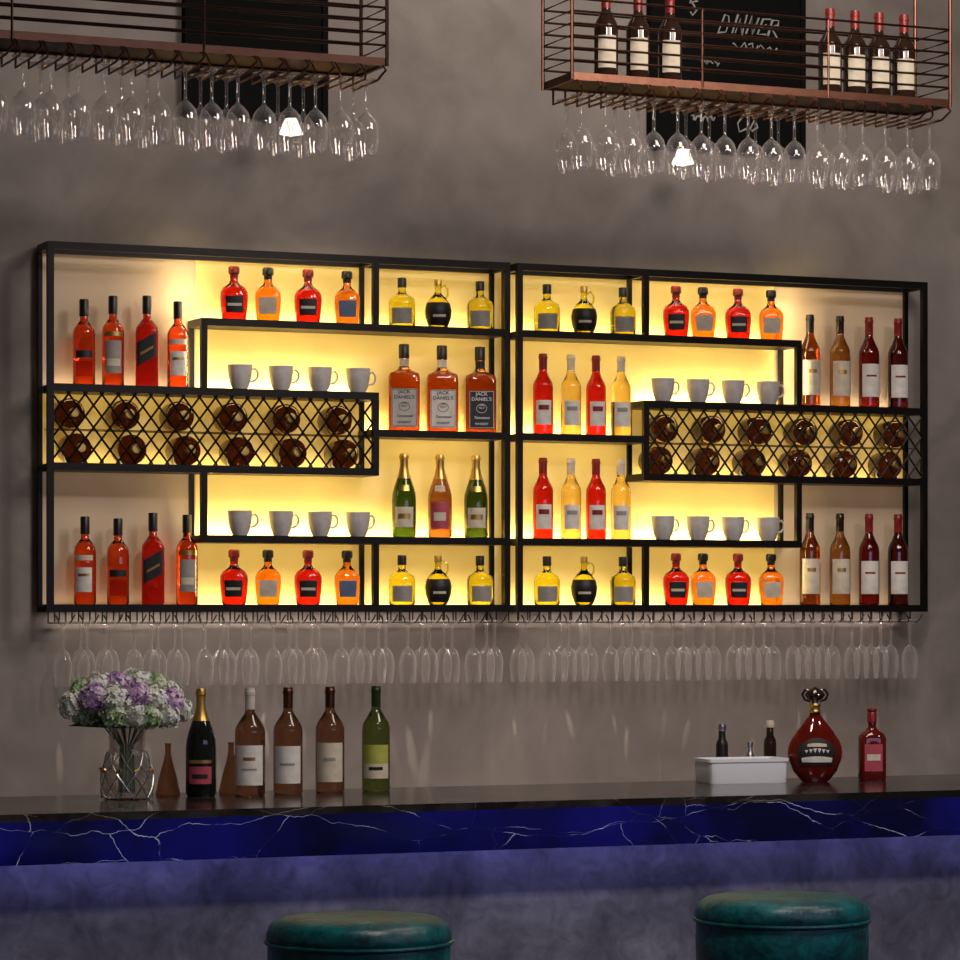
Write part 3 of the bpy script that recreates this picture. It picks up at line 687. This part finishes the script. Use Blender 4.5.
GL = {'D': [[(0, 0), (.05, 1), (.45, .85), (.6, .5), (.45, .1), (0, 0)]], 'I': [[(.2, 0), (.25, 1)]], 'N': [[(0, 0), (.05, 1), (.5, 0), (.6, 1.05)]],
      'E': [[(.55, 1), (.05, .95), (0, 0), (.6, .05)], [(0, .5), (.45, .55)]], 'R': [[(0, 0), (0, 1), (.5, .9), (.45, .55), (0, .5), (.6, 0)]],
      'S': [[(.55, .9), (.2, 1), (.05, .75), (.5, .4), (.4, .05), (0, .1)]], 'C': [[(.55, .85), (.25, 1), (0, .5), (.25, 0), (.6, .15)]],
      'o': [[(.25, .6), (0, .3), (.2, 0), (.5, .25), (.25, .6)]], "'": [[(.2, 1.1), (.15, .8)]], '~': [[(0, .3), (.25, .5), (.5, .3), (.75, .1), (1, .3)]]}
def chalk(txt, x, z, h, r=.0036):
    mb = MB(); cxx = x
    for c in txt:
        for stt in GL.get(c, []):
            mb.tube([(cxx+(px_+.35*pz)*h*.9+random.uniform(-.005, .005), -.003, z+pz*h+random.uniform(-.008, .008)) for px_, pz in stt], [r*random.uniform(.5, 1.3) for _ in stt], 5)
        cxx += h*(.8 if c == '~' else (.35 if c in "' I" else .74))
    return mb.mesh('lettering', M['chalkink'])
def board(pa, pb, ya, yb_, texts, label):
    D = 10.10; pm = (pa+pb)/2
    xa, xb = X(pa, D), X(pb, D); z1 = Z(pm, ya, D); z0_ = Z(pm, yb_, D)
    e = thing('chalkboard_sign', label, 'chalkboard', ((xa+xb)/2, YW(D), (z0_+z1)/2)); hw = (xb-xa)/2; hh = (z1-z0_)/2
    obj('board', MB().box(-hw, hw, 0, .03, -hh, hh).mesh('board', M['chalk'], False), e)
    fr = MB().box(-hw-.02, hw+.02, -.008, .03, hh, hh+.02).box(-hw-.02, hw+.02, -.008, .03, -hh-.02, -hh).box(-hw-.02, -hw, -.008, .03, -hh, hh).box(hw, hw+.02, -.008, .03, -hh, hh)
    obj('frame', fr.mesh('frame', M['chalk'], False), e)
    for t, px, y, sz in texts:
        obj('lettering', chalk(t, X(px, D)-e.location.x, Z(px, y, D)-e.location.z, sz), e)
    return e
board(655, 800, -20, 145, [("'S", 684, 14, .05), ("DINNER", 718, 32, .062), ("~~~~~", 730, 49, .045), ("~~~", 700, 64, .03), ("Co", 735, 132, .07), ("~~~~", 690, 120, .03)], 'black chalkboard sign with white hand lettering on the wall')
board(190, 322, -20, 112, [], 'black chalkboard sign on the plaster wall')
for p_, y_ in ((291, 128), (683, 158)):
    D = 9.9
    e = thing('wall_spotlight', 'small glowing spotlight with conical shade on the wall', 'lamp', (X(p_, D), YW(D), Z(p_, y_, D)))
    obj('lamp_shade', MB().lathe([(0, .03), (.02, .03), (.04, -.02), (.036, -.02), (.017, .024), (0, .024)], 20).mesh('lamp_shade', M['lampw']), e)
    obj('bulb', MB().lathe([(0, -.03), (.02, -.024), (.028, -.005), (.02, .012), (0, .015)], 16).mesh('bulb', M['lampw']), e)
    obj('arm', MB().tube([(0, 0, .03), (0, .0, .05), (0, .10, .06), (0, .23, .06)], .006, 8).mesh('arm', M['steel']), e)

# ------------------------------------------------------------ stools
def stool(px, D, zt):
    e = thing('bar_stool', 'round bar stool with thick teal leather cushion and black pedestal', 'bar stool', (X(px, D), YW(D), 0), group='teal bar stools'); R = .222
    obj('seat', MB().lathe([(0, zt), (R*.6, zt-.002), (R*.86, zt-.008), (R*.96, zt-.022), (R, zt-.045), (R*.995, zt-.06), (R*.975, zt-.064), (R*.985, zt-.07), (R*.99, zt-.12), (R*.98, zt-.18), (R*.9, zt-.2), (0, zt-.2)][::-1], 64).mesh('seat', M['teal'], True, 60), e)
    obj('piping', MB().tube([(R*cos(a*pi/24), R*sin(a*pi/24), zt-.064) for a in range(48)], .005, 8, True).mesh('piping', M['teal']), e)
    obj('column', MB().lathe([(0, .03), (.03, .03), (.03, zt-.2), (0, zt-.2)], 24).mesh('column', M['steel']), e)
    obj('base', MB().lathe([(0, 0), (.2, 0), (.2, .012), (.05, .035), (0, .035)], 40).mesh('base', M['steel']), e)
    mb = MB().tube([(.14*cos(a*pi/16), .14*sin(a*pi/16), .3) for a in range(32)], .009, 8, True)
    mb.tube([(-.14, 0, .3), (.14, 0, .3)], .007, 8)
    obj('footrest', mb.mesh('footrest', M['steel']), e)
def Dof(px, depth):
    a = atan((px-480)/F); return depth*cos(TH+a)/cos(a)
stool(359, Dof(359, 7.5), .872)
stool(782, Dof(782, 7.98), .878)

# ------------------------------------------------------------ lights
area('ceiling_light', (.3, -2.9, 4.3), (.4, 0, 2.3), 1.0, 46, (1, .88, .79))
area('ceiling_light', (.2, -.8, 4.55), (.2, -.4, 1.0), 2.2, 5, (1, .82, .70), .3)
area('bar_fill', (-1.2, -4.6, 4.4), (-.9, -1.4, .7), .4, 38, (1, .90, .84))  # added unseen lamps so flowers and labels on the counter show
area('bar_fill', (1.6, -4.6, 4.4), (1.1, -1.7, .6), .4, 32, (1, .90, .84))
area('panel_fill', (0, -5.5, 2.2), (0, -1.6, .7), 3, 12, (.60, .60, 1), .6)  # added unseen bluish lamp cools the bar front panel
area('back_bar_light', (0, -.75, .55), (0, 0, 1.15), 3.0, 5, (1, .82, .70), .1)
rs = random.Random(3)
for i in range(30):  # added unseen spots imitate light streaks on the wall below the shelf
    x = -1.58+i*.109+rs.uniform(-.03, .03)
    l = bpy.data.lights.new('streak_spot', 'SPOT'); l.energy = rs.uniform(6, 16); l.color = (1, .86, .76); l.spot_size = radians(rs.uniform(2.5, 5)); l.spot_blend = .9; l.shadow_soft_size = .002
    o = bpy.data.objects.new('streak_spot', l); COL.objects.link(o); o.location = (x, -.092, railz-.006)
    o.rotation_euler = (Vector((rs.uniform(-.10, .10), .092, -rs.uniform(.30, .60)))).to_track_quat('-Z', 'Y').to_euler()
w = bpy.data.worlds.new('World'); S.world = w; w.use_nodes = True
w.node_tree.nodes['Background'].inputs[0].default_value = (.62, .56, .54, 1); w.node_tree.nodes['Background'].inputs[1].default_value = .06

cam = bpy.data.cameras.new('Camera'); cam.sensor_width = 36; cam.lens = 36*F/960; cam.shift_y = 130/960
co = bpy.data.objects.new('Camera', cam); COL.objects.link(co); co.location = (CX, -DW, EYE); co.rotation_euler = (pi/2, 0, -TH)
S.camera = co
S.view_settings.view_transform = 'Standard'
